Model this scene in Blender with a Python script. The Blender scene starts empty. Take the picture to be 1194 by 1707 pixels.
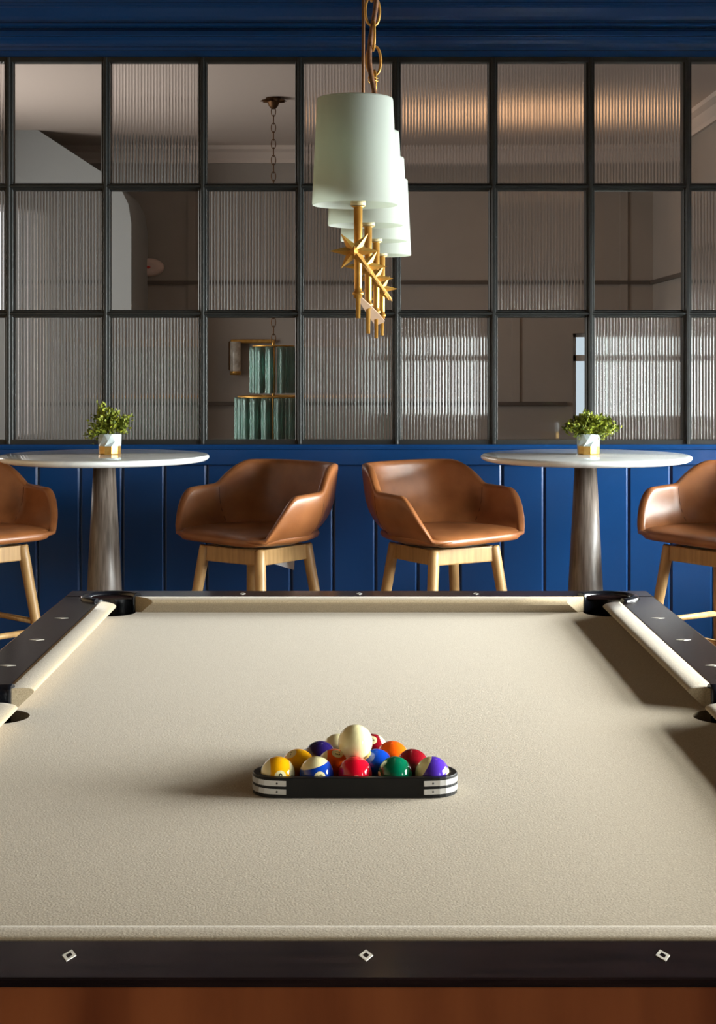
import bpy, bmesh, math, random
from mathutils import Vector, Matrix

random.seed(7)
SC = bpy.context.scene
COL = SC.collection
PI = math.pi
FPX, VX, HY, CZ = 2600.0, 592.0, 600.0, 1.45     # focal length in pixels, vanishing point, camera height

# ------------------------------------------------------------------ camera
cam_d = bpy.data.cameras.new('camera')
cam_d.sensor_fit = 'VERTICAL'
cam_d.sensor_height = 24.0
cam_d.lens = 24.0 * FPX / 1707.0
cam_d.shift_x = (597.0 - VX) / 1707.0
cam_d.shift_y = -(853.5 - HY) / 1707.0
cam_d.clip_start = 0.05
cam = bpy.data.objects.new('camera', cam_d)
COL.objects.link(cam)
cam.location = (0, 0, CZ)
cam.rotation_euler = (PI / 2, 0, 0)
SC.camera = cam

# ------------------------------------------------------------------ world, daylight, exposure
w = bpy.data.worlds.new('World'); SC.world = w
w.use_nodes = True
w.node_tree.nodes['Background'].inputs[0].default_value = (0.75, 0.87, 1.0, 1)
w.node_tree.nodes['Background'].inputs[1].default_value = 1.0
SC.view_settings.view_transform = 'Standard'
SC.view_settings.look = 'None'
SC.view_settings.gamma = 1.0
SC.view_settings.use_curve_mapping = False
SC.view_settings.exposure = 0.0

def area_light(name, loc, rot, sx, sy, power, color, spread=PI):
    l = bpy.data.lights.new(name, 'AREA'); l.shape = 'RECTANGLE'
    l.size = sx; l.size_y = sy; l.energy = power; l.color = color; l.spread = spread
    o = bpy.data.objects.new(name, l); COL.objects.link(o)
    o.location = loc; o.rotation_euler = rot
    return o
RX = 2.60                                   # right wall of the games room, with two street windows and an added near one
WIN_Z0, WIN_Z1 = 0.84, 1.78
WINS = [(-1.60, 0.60), (1.75, 3.95), (4.25, 6.35)]  # first opening is added, unseen, to light surfaces that face the camera
for k, (y0, y1) in enumerate(WINS):
    # sky light falls steeply through the street windows: the panel of sky outside leans over the opening
    area_light('side_daylight_and_fill', (RX + 0.62, (y0 + y1) / 2, 1.36), (0, PI / 2 - math.radians(34), 0),
               1.45, y1 - y0 + 0.2, (260, 760, 720)[k], (0.98, 1.0, 0.99), math.radians(128))
area_light('daylight_far_window', (2.02, 12.52, 1.33), (-PI / 2, 0, 0), 0.60, 0.68, 3.5, (0.95, 1.0, 0.95))
area_light('far_side_fill', (-3.48, 9.2, 1.7), (0, -PI / 2, 0), 1.5, 2.2, 88, (1.0, 0.93, 0.86))  # added, unseen panel that brightens and warms the far room

# ------------------------------------------------------------------ materials
def lin(c):
    return tuple(((v / 255.0) / 12.92 if v / 255.0 <= 0.04045 else ((v / 255.0 + 0.055) / 1.055) ** 2.4) for v in c) + (1.0,)

def mat(name, rgb, rough=0.5, metal=0.0, rgb2=None, scale=8.0, stretch=(1, 1, 1), detail=4.0, bump=0.0, bscale=None,
        coat=0.0, spec=0.5, lo=0.35, hi=0.65, distortion=0.0, sheen=0.0, bdist=0.002):
    m = bpy.data.materials.new(name); m.use_nodes = True
    nt = m.node_tree; b = nt.nodes['Principled BSDF']
    b.inputs['Roughness'].default_value = rough
    b.inputs['Metallic'].default_value = metal
    b.inputs['Specular IOR Level'].default_value = spec
    b.inputs['Coat Weight'].default_value = coat
    b.inputs['Coat Roughness'].default_value = 0.08
    if sheen:
        b.inputs['Sheen Weight'].default_value = sheen
    b.inputs['Base Color'].default_value = rgb
    tc = nt.nodes.new('ShaderNodeTexCoord'); mp = nt.nodes.new('ShaderNodeMapping')
    mp.inputs['Scale'].default_value = stretch
    nt.links.new(tc.outputs['Object'], mp.inputs['Vector'])
    if rgb2 is not None:
        n = nt.nodes.new('ShaderNodeTexNoise')
        n.inputs['Scale'].default_value = scale; n.inputs['Detail'].default_value = detail
        n.inputs['Distortion'].default_value = distortion
        r = nt.nodes.new('ShaderNodeValToRGB')
        r.color_ramp.elements[0].position = lo; r.color_ramp.elements[0].color = rgb
        r.color_ramp.elements[1].position = hi; r.color_ramp.elements[1].color = rgb2
        nt.links.new(mp.outputs[0], n.inputs['Vector'])
        nt.links.new(n.outputs['Fac'], r.inputs['Fac'])
        nt.links.new(r.outputs[0], b.inputs['Base Color'])
    if bump:
        n2 = nt.nodes.new('ShaderNodeTexNoise')
        n2.inputs['Scale'].default_value = bscale or scale; n2.inputs['Detail'].default_value = 3
        bp = nt.nodes.new('ShaderNodeBump'); bp.inputs['Strength'].default_value = bump
        bp.inputs['Distance'].default_value = bdist
        nt.links.new(mp.outputs[0], n2.inputs['Vector'])
        nt.links.new(n2.outputs['Fac'], bp.inputs['Height'])
        nt.links.new(bp.outputs[0], b.inputs['Normal'])
    return m

M = {}
M['blue'] = mat('blue_paint', lin((13, 55, 104)), 0.27, rgb2=lin((15, 58, 108)), scale=3, spec=0.45)
M['blackbar'] = mat('black_steel', lin((28, 31, 31)), 0.42, rgb2=lin((34, 37, 37)), scale=12)
M['cloth'] = mat('beige_felt', lin((137, 122, 97)), 0.95, rgb2=lin((168, 152, 125)), scale=420, detail=3, bump=0.30, bscale=330, spec=0.1, lo=0.3, hi=0.7, sheen=0.15, bdist=0.0015)
M['railwood'] = mat('dark_rail_wood', lin((20, 14, 16)), 0.18, rgb2=lin((34, 23, 23)), scale=6, stretch=(1, 10, 10), spec=0.26)
M['apron'] = mat('mahogany', lin((106, 52, 26)), 0.32, rgb2=lin((156, 88, 48)), scale=3.5, stretch=(3, 1, 0.6), detail=6, spec=0.5, lo=0.3, hi=0.75)
M['pocket'] = mat('black_pocket_leather', lin((12, 14, 20)), 0.22, spec=0.6)
M['hole'] = mat('pocket_net_black', lin((10, 9, 9)), 0.9)
M['pearl'] = mat('pearl_inlay', lin((226, 220, 206)), 0.25, rgb2=lin((198, 192, 180)), scale=120)
M['leather'] = mat('cognac_leather', lin((118, 71, 38)), 0.36, rgb2=lin((156, 99, 57)), scale=7, detail=5, bump=0.12, bscale=160, spec=0.5, lo=0.3, hi=0.7)
M['seam'] = mat('leather_seam', lin((92, 50, 24)), 0.6)
M['oak'] = mat('pale_oak', lin((184, 148, 96)), 0.42, rgb2=lin((158, 122, 76)), scale=9, stretch=(6, 6, 0.6), detail=5)
M['blackmetal'] = mat('black_swivel_metal', lin((18, 18, 18)), 0.5)
M['marble'] = mat('white_marble', lin((230, 234, 234)), 0.09, rgb2=lin((206, 212, 214)), scale=6, detail=8, distortion=1.8, lo=0.52, hi=0.72, spec=0.6)
M['pedestal'] = mat('grey_stained_wood', lin((78, 68, 60)), 0.38, rgb2=lin((116, 106, 98)), scale=14, stretch=(8, 8, 0.5), detail=6)
M['gold'] = mat('antique_gold', lin((208, 162, 82)), 0.38, metal=0.62, rgb2=lin((184, 132, 56)), scale=30)
M['goldpaint'] = mat('gold_leaf', lin((214, 172, 96)), 0.32, metal=0.75, rgb2=lin((196, 150, 78)), scale=40)
M['bronze'] = mat('aged_bronze', lin((96, 66, 40)), 0.5, metal=0.8)
M['cord'] = mat('brown_silk_cord', lin((120, 78, 44)), 0.75, rgb2=lin((88, 56, 32)), scale=150)
M['candle'] = mat('cream_candle_cap', lin((222, 206, 160)), 0.5)
M['tag'] = mat('tan_hang_tag', lin((146, 118, 94)), 0.7)
M['white'] = mat('white_card', lin((222, 224, 226)), 0.6)
M['stoneware'] = mat('grey_white_glaze', lin((186, 198, 200)), 0.35, rgb2=lin((150, 164, 168)), scale=26, detail=6, lo=0.45, hi=0.7)
M['leaf'] = mat('leaf_green', lin((66, 84, 18)), 0.5, rgb2=lin((158, 164, 52)), scale=60, detail=2, lo=0.35, hi=0.7, spec=0.3)
M['soil'] = mat('dark_soil', lin((40, 30, 22)), 0.95)
M['rack'] = mat('black_rack', lin((14, 14, 14)), 0.42, rgb2=lin((20, 19, 18)), scale=40, spec=0.25)
M['steel'] = mat('brushed_steel', lin((205, 205, 205)), 0.3, metal=0.85)
M['ivory'] = mat('ivory_resin', lin((228, 216, 164)), 0.08, spec=0.6)
M['ink'] = mat('number_ink', lin((16, 16, 16)), 0.2)
M['ceiling'] = mat('brown_ceiling_paint', lin((104, 88, 74)), 0.85)
M['farceil'] = mat('warm_ceiling_paint', lin((206, 192, 182)), 0.85)
M['greige'] = mat('greige_wall_paint', lin((158, 150, 142)), 0.7, rgb2=lin((150, 143, 136)), scale=2)
M['greigelight'] = mat('pale_grey_wall_paint', lin((205, 207, 206)), 0.7)
M['blockpaint'] = mat('cool_grey_block_paint', lin((158, 162, 162)), 0.7)
M['tanwall'] = mat('warm_tan_wall_paint', lin((186, 156, 120)), 0.8)
M['rail_dark'] = mat('dark_picture_rail', lin((84, 76, 70)), 0.5)
M['floor'] = mat('dark_oak_floor', lin((66, 48, 36)), 0.4, rgb2=lin((92, 68, 50)), scale=4, stretch=(8, 0.6, 1), detail=5)
M['alarm'] = mat('pinkish_alarm_plastic', lin((226, 200, 188)), 0.5)
M['frosted'] = mat('frosted_pale_glass', lin((206, 200, 188)), 0.25, rgb2=lin((160, 150, 138)), scale=22)
M['red'] = mat('red_lens', lin((220, 60, 50)), 0.3)

def glass_clear():
    m = bpy.data.materials.new('clear_pane_glass'); m.use_nodes = True
    nt = m.node_tree; nt.nodes.remove(nt.nodes['Principled BSDF'])
    out = nt.nodes['Material Output']
    tr = nt.nodes.new('ShaderNodeBsdfTransparent'); tr.inputs[0].default_value = (0.93, 0.94, 0.93, 1)
    gl = nt.nodes.new('ShaderNodeBsdfGlossy'); gl.inputs['Roughness'].default_value = 0.0
    fr = nt.nodes.new('ShaderNodeFresnel'); fr.inputs[0].default_value = 1.5
    mx = nt.nodes.new('ShaderNodeMixShader')
    nt.links.new(fr.outputs[0], mx.inputs[0]); nt.links.new(tr.outputs[0], mx.inputs[1]); nt.links.new(gl.outputs[0], mx.inputs[2])
    nt.links.new(mx.outputs[0], out.inputs[0])
    return m
M['clear'] = glass_clear()

def glass_solid(name, color, rough=0.0, ior=1.48):
    m = bpy.data.materials.new(name); m.use_nodes = True
    b = m.node_tree.nodes['Principled BSDF']
    b.inputs['Base Color'].default_value = color
    b.inputs['Roughness'].default_value = rough
    b.inputs['Transmission Weight'].default_value = 1.0
    b.inputs['IOR'].default_value = ior
    return m
def reeded_glass():
    m = bpy.data.materials.new('reeded_glass'); m.use_nodes = True
    nt = m.node_tree; nt.nodes.remove(nt.nodes['Principled BSDF'])
    rf = nt.nodes.new('ShaderNodeBsdfRefraction'); rf.inputs[0].default_value = (0.95, 0.95, 0.95, 1)
    rf.inputs['Roughness'].default_value = 0.05; rf.inputs['IOR'].default_value = 1.48
    gl = nt.nodes.new('ShaderNodeBsdfGlossy'); gl.inputs['Roughness'].default_value = 0.20; gl.inputs[0].default_value = (0.42, 0.42, 0.42, 1)
    fr = nt.nodes.new('ShaderNodeFresnel'); fr.inputs[0].default_value = 1.48
    mx = nt.nodes.new('ShaderNodeMixShader')
    nt.links.new(fr.outputs[0], mx.inputs[0]); nt.links.new(rf.outputs[0], mx.inputs[1]); nt.links.new(gl.outputs[0], mx.inputs[2])
    nt.links.new(mx.outputs[0], nt.nodes['Material Output'].inputs[0])
    return m
M['reeded'] = reeded_glass()
def tube_glass():
    m = bpy.data.materials.new('sea_green_tube_glass'); m.use_nodes = True
    nt = m.node_tree; nt.nodes.remove(nt.nodes['Principled BSDF'])
    tr = nt.nodes.new('ShaderNodeBsdfTransparent'); tr.inputs[0].default_value = (0.70, 0.86, 0.82, 1)
    tl = nt.nodes.new('ShaderNodeBsdfTranslucent'); tl.inputs[0].default_value = (0.62, 0.90, 0.84, 1)
    gl = nt.nodes.new('ShaderNodeBsdfGlossy'); gl.inputs['Roughness'].default_value = 0.12; gl.inputs[0].default_value = (0.70, 1.0, 0.93, 1)
    nz = nt.nodes.new('ShaderNodeTexNoise'); nz.inputs['Scale'].default_value = 45
    bp = nt.nodes.new('ShaderNodeBump'); bp.inputs['Strength'].default_value = 0.5; bp.inputs['Distance'].default_value = 0.01
    nt.links.new(nz.outputs['Fac'], bp.inputs['Height']); nt.links.new(bp.outputs[0], gl.inputs['Normal'])
    lw = nt.nodes.new('ShaderNodeLayerWeight'); lw.inputs[0].default_value = 0.62
    m1 = nt.nodes.new('ShaderNodeMixShader'); m1.inputs[0].default_value = 0.34
    m2 = nt.nodes.new('ShaderNodeMixShader')
    nt.links.new(tr.outputs[0], m1.inputs[1]); nt.links.new(tl.outputs[0], m1.inputs[2])
    nt.links.new(lw.outputs['Fresnel'], m2.inputs[0]); nt.links.new(m1.outputs[0], m2.inputs[1]); nt.links.new(gl.outputs[0], m2.inputs[2])
    nt.links.new(m2.outputs[0], nt.nodes['Material Output'].inputs[0])
    return m
M['tubeglass'] = tube_glass()

def shade_mat():
    m = bpy.data.materials.new('white_linen_shade'); m.use_nodes = True
    nt = m.node_tree; nt.nodes.remove(nt.nodes['Principled BSDF'])
    d = nt.nodes.new('ShaderNodeBsdfDiffuse'); d.inputs[0].default_value = lin((212, 219, 214))
    t = nt.nodes.new('ShaderNodeBsdfTranslucent'); t.inputs[0].default_value = lin((226, 233, 224))
    mx = nt.nodes.new('ShaderNodeMixShader'); mx.inputs[0].default_value = 0.56
    nt.links.new(d.outputs[0], mx.inputs[1]); nt.links.new(t.outputs[0], mx.inputs[2])
    nt.links.new(mx.outputs[0], nt.nodes['Material Output'].inputs[0])
    return m
M['shade'] = shade_mat()

def ball_mat(name, rgb, stripe):
    m = bpy.data.materials.new(name); m.use_nodes = True
    nt = m.node_tree; b = nt.nodes['Principled BSDF']
    b.inputs['Roughness'].default_value = 0.07
    b.inputs['Specular IOR Level'].default_value = 0.6
    b.inputs['Base Color'].default_value = rgb
    if stripe:
        tc = nt.nodes.new('ShaderNodeTexCoord'); sp = nt.nodes.new('ShaderNodeSeparateXYZ')
        ab = nt.nodes.new('ShaderNodeMath'); ab.operation = 'ABSOLUTE'
        gt = nt.nodes.new('ShaderNodeMath'); gt.operation = 'GREATER_THAN'; gt.inputs[1].default_value = 0.0155
        mx = nt.nodes.new('ShaderNodeMix'); mx.data_type = 'RGBA'
        mx.inputs['A'].default_value = rgb; mx.inputs['B'].default_value = lin((228, 216, 164))
        nt.links.new(tc.outputs['Object'], sp.inputs[0]); nt.links.new(sp.outputs['Z'], ab.inputs[0])
        nt.links.new(ab.outputs[0], gt.inputs[0]); nt.links.new(gt.outputs[0], mx.inputs['Factor'])
        nt.links.new(mx.outputs['Result'], b.inputs['Base Color'])
    return m

# ------------------------------------------------------------------ mesh helpers
class MB:
    def __init__(s):
        s.v = []; s.f = []; s.sm = []
    def add(s, verts, faces, smooth=False):
        o = len(s.v)
        s.v += [tuple(p) for p in verts]
        s.f += [tuple(i + o for i in f) for f in faces]
        s.sm += [smooth] * len(faces)
        return s
    def box(s, x0, x1, y0, y1, z0, z1):
        v = [(x, y, z) for z in (z0, z1) for y in (y0, y1) for x in (x0, x1)]
        return s.add(v, [(0, 2, 3, 1), (4, 5, 7, 6), (0, 1, 5, 4), (2, 6, 7, 3), (0, 4, 6, 2), (1, 3, 7, 5)])
    def bbox(s, x0, x1, y0, y1, z0, z1, b):
        """box with chamfered edges"""
        bm = bmesh.new()
        bmesh.ops.create_cube(bm, size=1.0)
        for q in bm.verts:
            q.co = Vector(((x0 + x1) / 2 + q.co.x * (x1 - x0), (y0 + y1) / 2 + q.co.y * (y1 - y0), (z0 + z1) / 2 + q.co.z * (z1 - z0)))
        bmesh.ops.bevel(bm, geom=bm.edges[:], offset=b, segments=1, affect='EDGES', profile=0.5)
        return s.take(bm)
    def take(s, bm, smooth=False):
        bm.verts.index_update()
        s.add([q.co[:] for q in bm.verts], [tuple(q.index for q in f.verts) for f in bm.faces], smooth)
        bm.free(); return s
    def rings(s, rings, closed=True, cap0=False, cap1=False, smooth=True):
        n = len(rings[0]); v = [p for r in rings for p in r]; f = []
        for i in range(len(rings) - 1):
            for j in range(n if closed else n - 1):
                k = (j + 1) % n
                f.append((i * n + j, i * n + k, (i + 1) * n + k, (i + 1) * n + j))
        o = len(s.v)
        s.add(v, f, smooth)
        if cap0: s.f.append(tuple(o + j for j in reversed(range(n)))); s.sm.append(False)
        if cap1: s.f.append(tuple(o + (len(rings) - 1) * n + j for j in range(n))); s.sm.append(False)
        return s
    def lathe(s, prof, seg=32, c=(0, 0, 0), cap0=False, cap1=False, a0=0, a1=2 * PI, smooth=True):
        full = abs(a1 - a0 - 2 * PI) < 1e-6
        n = seg if full else seg + 1
        A = [a0 + (a1 - a0) * j / seg for j in range(n)]
        R = [[(c[0] + r * math.cos(a), c[1] + r * math.sin(a), c[2] + z) for a in A] for r, z in prof]
        return s.rings(R, full, cap0, cap1, smooth)
    def tube(s, pts, rad, seg=10, caps=True, closed=False):
        pts = [Vector(p) for p in pts]; n = len(pts)
        if not hasattr(rad, '__len__'): rad = [rad] * n
        R = []; up = None
        for i, p in enumerate(pts):
            if closed: t = pts[(i + 1) % n] - pts[i - 1]
            else: t = pts[min(i + 1, n - 1)] - pts[max(i - 1, 0)]
            t.normalize()
            if up is None: up = Vector((0, 0, 1)) if abs(t.z) < 0.9 else Vector((1, 0, 0))
            u = up - t * up.dot(t); u.normalize(); up = u
            q = t.cross(u)
            R.append([tuple(p + (u * math.cos(2 * PI * j / seg) + q * math.sin(2 * PI * j / seg)) * rad[i]) for j in range(seg)])
        if closed: R.append(R[0]); return s.rings(R, True)
        return s.rings(R, True, caps, caps)
    def prism(s, poly, z0, z1, bevel=0.0, seg=1):
        bm = bmesh.new()
        vs = [bm.verts.new((x, y, z0)) for x, y in poly]
        f = bm.faces.new(vs)
        r = bmesh.ops.extrude_face_region(bm, geom=[f])
        top = [q for q in r['geom'] if isinstance(q, bmesh.types.BMVert)]
        for q in top: q.co.z = z1
        bmesh.ops.recalc_face_normals(bm, faces=bm.faces[:])
        if bevel:
            te = [e for e in bm.edges if all(abs(q.co.z - max(z0, z1)) < 1e-6 for q in e.verts)]
            bmesh.ops.bevel(bm, geom=te, offset=bevel, segments=seg, affect='EDGES', profile=0.5)
        return s.take(bm)
    def build(s, name, m, parent=None, recalc=True):
        me = bpy.data.meshes.new(name)
        me.from_pydata(s.v, [], s.f)
        me.polygons.foreach_set('use_smooth', s.sm)
        if recalc:
            bm = bmesh.new(); bm.from_mesh(me)
            bmesh.ops.recalc_face_normals(bm, faces=bm.faces[:]); bm.to_mesh(me); bm.free()
        me.materials.append(M[m] if isinstance(m, str) else m)
        me.update()
        o = bpy.data.objects.new(name, me); COL.objects.link(o)
        if parent: o.parent = parent
        return o

def tag(o, label=None, cat=None, group=None, kind=None):
    if label: o['label'] = label
    if cat: o['category'] = cat
    if group: o['group'] = group
    if kind: o['kind'] = kind
    return o
def thing(name, label, cat, loc=(0, 0, 0), rz=0, group=None):
    o = bpy.data.objects.new(name, None); COL.objects.link(o)
    o.location = loc; o.rotation_euler = (0, 0, rz); o.empty_display_size = 0.1
    return tag(o, label, cat, group)
def struct(o): return tag(o, kind='structure')
def copy_tree(o, parent=None):
    c = o.copy(); COL.objects.link(c)
    if parent: c.parent = parent
    for ch in list(o.children): copy_tree(ch, c)
    return c
def smooth01(t):
    t = max(0.0, min(1.0, t)); return t * t * (3 - 2 * t)
def at(px, py, d): return Vector(((px - VX) * d / FPX, d, CZ - (py - HY) * d / FPX))

# ================================================================== THE SETTING
WY = 6.60                     # front plane of the blue wall
LX, FYB, FARY, FRX = -3.20, -3.0, 12.3, 2.35
CEIL, FCEIL = 3.20, 3.13
# floor as planks
fl = struct(MB().box(LX - 0.2, RX + 0.2, FYB - 0.2, FARY + 0.2, -0.12, -0.012).build('floor', 'floor'))
pl_me = MB().bbox(-0.0595, 0.0595, -0.75, 0.75, -0.012, 0.0, 0.0015).build('floor_plank', 'floor', fl)
nx = int((RX - LX) / 0.12)
first = True
for i in range(nx):
    for j in range(5):
        y = FYB + 0.75 + 1.502 * j + (0.75 if i % 2 else 0.0)
        if y + 0.75 > WY: continue
        o = pl_me if first else pl_me.copy()
        if not first: COL.objects.link(o)
        first = False
        o.location = (LX + 0.06 + 0.12 * i, y, 0)
struct(MB().box(LX - 0.2, RX + 0.2, FYB - 0.2, WY + 0.02, CEIL, CEIL + 0.12).build('ceiling', 'ceiling'))
struct(MB().box(LX - 0.2, LX, FYB - 0.2, WY, 0, CEIL).build('wall_left', 'tanwall'))
# wall behind the photographer
struct(MB().box(LX - 0.2, RX + 0.2, FYB - 0.15, FYB, 0, CEIL).build('wall_front', 'tanwall'))
# right wall with the street windows and the added near one
wr = MB()
wr.box(RX, RX + 0.15, FYB - 0.15, WY, 0, WIN_Z0); wr.box(RX, RX + 0.15, FYB - 0.15, WY, WIN_Z1, CEIL)
ys = [FYB - 0.15] + [q for wn in WINS for q in wn] + [WY]
for a, b in zip(ys[0::2], ys[1::2]): wr.box(RX, RX + 0.15, a, b, WIN_Z0, WIN_Z1)
struct(wr.build('wall_right', 'greigelight'))
def side_window(idx, y0, y1):
    m = MB()
    x0, x1 = RX + 0.04, RX + 0.10
    m.box(x0, x1, y0, y0 + 0.05, WIN_Z0, WIN_Z1); m.box(x0, x1, y1 - 0.05, y1, WIN_Z0, WIN_Z1)
    m.box(x0, x1, y0, y1, WIN_Z0, WIN_Z0 + 0.05); m.box(x0, x1, y0, y1, WIN_Z1 - 0.04, WIN_Z1)
    win = struct(m.build('window_%d' % idx, 'white'))
    MB().box(x0, x1, y0, y1, 1.50, 1.56).build('glazing_bar', 'white', win)
    n = 3
    for k in range(1, n):
        yy = y0 + (y1 - y0) * k / n
        MB().box(x0, x1, yy - 0.02, yy + 0.02, WIN_Z0, WIN_Z1).build('glazing_bar', 'white', win)
    MB().box(RX - 0.05, RX + 0.15, y0 - 0.04, y1 + 0.04, WIN_Z0 - 0.03, WIN_Z0).build('window_sill', 'white', win)
    MB().box(x0 + 0.027, x0 + 0.033, y0 + 0.02, y1 - 0.02, WIN_Z0 + 0.02, WIN_Z1 - 0.02).build('pane', 'clear', win)
for k, (y0, y1) in enumerate(WINS): side_window(2 + k, y0, y1)

# ---- blue wall: core, planks, cap rail, header mouldings, pilasters
SILL, HEAD = 1.093, 2.730
GX0, PITCH, NC = -1.056 - 5 * 0.4105, 0.4105, 13
GX1 = GX0 + PITCH * NC
core = MB()
core.box(LX, RX, WY + 0.014, WY + 0.12, 0, SILL)
core.box(LX, RX, WY + 0.014, WY + 0.12, HEAD, CEIL)
core.box(LX, GX0, WY + 0.005, WY + 0.12, SILL, HEAD); core.box(GX1, RX, WY + 0.005, WY + 0.12, SILL, HEAD)
wall = struct(core.build('wall_back', 'blue'))
PP = 70.35 * WY / FPX
def plank_mesh():
    m = MB(); h = PP / 2 - 0.0010; b = 0.0085; bd = 0.0062; y0, y1 = WY, WY + 0.018
    P = [(-h, y1), (-h, y0 + bd), (-h + b, y0), (h - b, y0), (h, y0 + bd), (h, y1)]
    m.rings([[(x, y, 0.10) for x, y in P], [(x, y, 1.012) for x, y in P]], True, True, True, smooth=False)
    return m
x_first = (63 - VX) * WY / FPX + PP / 2
k0 = -int((x_first - LX) / PP)
pl = None
k = k0
while x_first + k * PP + PP / 2 < RX:
    if pl is None: pl = plank_mesh().build('plank', 'blue', wall); o = pl
    else: o = pl.copy(); COL.objects.link(o)
    o.location.x = x_first + k * PP
    k += 1
def extrude_x(prof, x0, x1):
    """prof: (y, z) closed outline"""
    return MB().rings([[(x0, y, z) for y, z in prof], [(x1, y, z) for y, z in prof]], True, True, True, smooth=False)
extrude_x([(WY + 0.014, 1.006), (WY - 0.012, 1.006), (WY - 0.014, 1.009), (WY - 0.014, 1.070), (WY - 0.018, 1.074), (WY - 0.020, 1.084),
           (WY - 0.016, 1.0925), (WY + 0.014, 1.0925)], LX, RX).build('cap_rail', 'blue', wall)
extrude_x([(WY + 0.014, 0.0), (WY - 0.014, 0.0), (WY - 0.014, 0.085), (WY - 0.006, 0.105), (WY + 0.014, 0.105)], LX, RX).build('skirting_board', 'blackbar', wall)
def moulding(pts, name):
    P = [(WY + 0.016, pts[0][0])] + [(WY - p, z) for z, p in pts] + [(WY + 0.016, pts[-1][0])]
    return extrude_x(P, LX, RX).build(name, 'blue', wall)
moulding([(2.731, 0.0), (2.757, 0.0), (2.758, 0.010), (2.771, 0.012)], 'header_board')
moulding([(2.7715, 0.008), (2.786, 0.012), (2.797, 0.020), (2.806, 0.031), (2.811, 0.034)], 'cove_moulding')
moulding([(2.8115, 0.042), (2.815, 0.046), (2.832, 0.046), (2.836, 0.042), (2.8365, 0.026), (2.8455, 0.026)], 'bead_moulding')
moulding([(2.846, 0.082), (2.850, 0.088), (2.858, 0.088), (2.861, 0.082), (2.872, 0.083), (2.884, 0.088), (2.900, 0.100), (2.915, 0.112), (2.922, 0.113), (2.924, 0.121), (2.934, 0.122)], 'ogee_moulding')
moulding([(2.9345, 0.128), (2.95, 0.130), (2.965, 0.140), (2.985, 0.165), (3.02, 0.21), (3.06, 0.245), (3.08, 0.25), (3.082, 0.265), (3.199, 0.265)], 'crown_moulding')

# ---- the glazed screen
scr = MB()
scr.box(GX0 - 0.02, GX1 + 0.02, WY - 0.004, WY + 0.05, SILL, SILL + 0.019)
win = struct(scr.build('window_1', 'blackbar'))
MB().box(GX0 - 0.02, GX1 + 0.02, WY - 0.004, WY + 0.05, HEAD - 0.019, HEAD).build('head_bar', 'blackbar', win)
zrow = [SILL + 0.010, CZ - (523 - HY) * WY / FPX, CZ - (311 - HY) * WY / FPX, HEAD - 0.010]
def bar_section(half, rib):
    # stepped glazing-bar section: wide back, chamfered step, narrow proud rib
    return [(-half, 0.045), (-half, 0.006), (-half + 0.004, 0.0), (-rib - 0.002, 0.0), (-rib, -0.010), (-rib + 0.003, -0.014),
            (rib - 0.003, -0.014), (rib, -0.010), (rib + 0.002, 0.0), (half - 0.004, 0.0), (half, 0.006), (half, 0.045)]
bs = bar_section(0.0185, 0.0075)
vb = None
for c in range(NC + 1):
    if vb is None:
        o = vb = MB().rings([[(x, WY + y, SILL + 0.002) for x, y in bs], [(x, WY + y, HEAD - 0.002) for x, y in bs]], True, True, True, smooth=False).build('mullion', 'blackbar', win)
    else:
        o = vb.copy(); COL.objects.link(o)
    o.location.x = GX0 + PITCH * c
for z in zrow[1:3]:
    hb = bar_section(0.0165, 0.006)
    MB().rings([[(GX0, WY + y + 0.002, z + a) for a, y in hb], [(GX1, WY + y + 0.002, z + a) for a, y in hb]], True, True, True, smooth=False).build('transom', 'blackbar', win)
# panes: columns as in the photograph (column 0 at the left picture edge = grid column 4)
CLEAR = {(4, 2), (6, 2), (11, 2), (5, 1), (8, 1), (10, 1), (6, 0), (9, 0), (3, 0), (2, 1), (1, 2)}
def reeded_mesh(w_, h_):
    n = 29; seg = 10; p = w_ / n; P = []
    for i in range(n):
        for j in range(seg):
            t = j / seg
            P.append((-w_ / 2 + p * (i + t), -(math.sqrt(0.5 - (t - 0.5) ** 2) - 0.5) * p * 0.95 - 0.001))
    P.append((w_ / 2, -0.001))
    m = MB()
    top = [(x, y, h_ / 2) for x, y in P]; bot = [(x, y, -h_ / 2) for x, y in P]
    bt = [(w_ / 2, 0.0045, 0), (-w_ / 2, 0.0045, 0)]
    top += [(x, y, h_ / 2) for x, y, _ in bt]; bot += [(x, y, -h_ / 2) for x, y, _ in bt]
    m.rings([bot, top], True, False, False, smooth=False)
    for q in range(n * seg): m.sm[q] = True
    return m
protos = {}
for r in range(3):
    z0, z1 = zrow[r] + 0.006, zrow[r + 1] - 0.006
    for c in range(NC):
        kind = 'clear' if (c, r) in CLEAR else 'reeded'
        key = (kind, r)
        if key not in protos:
            W_, H_ = PITCH - 0.026, z1 - z0
            if kind == 'clear': o = MB().add([(-W_ / 2, 0, -H_ / 2), (W_ / 2, 0, -H_ / 2), (W_ / 2, 0, H_ / 2), (-W_ / 2, 0, H_ / 2)], [(0, 1, 2, 3)]).build('pane', 'clear', win)
            else: o = reeded_mesh(W_, H_).build('reeded_pane', 'reeded', win)
            protos[key] = o
        else:
            o = protos[key].copy(); COL.objects.link(o)
        o.location = (GX0 + PITCH * (c + 0.5), WY + 0.024, (z0 + z1) / 2)

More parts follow.
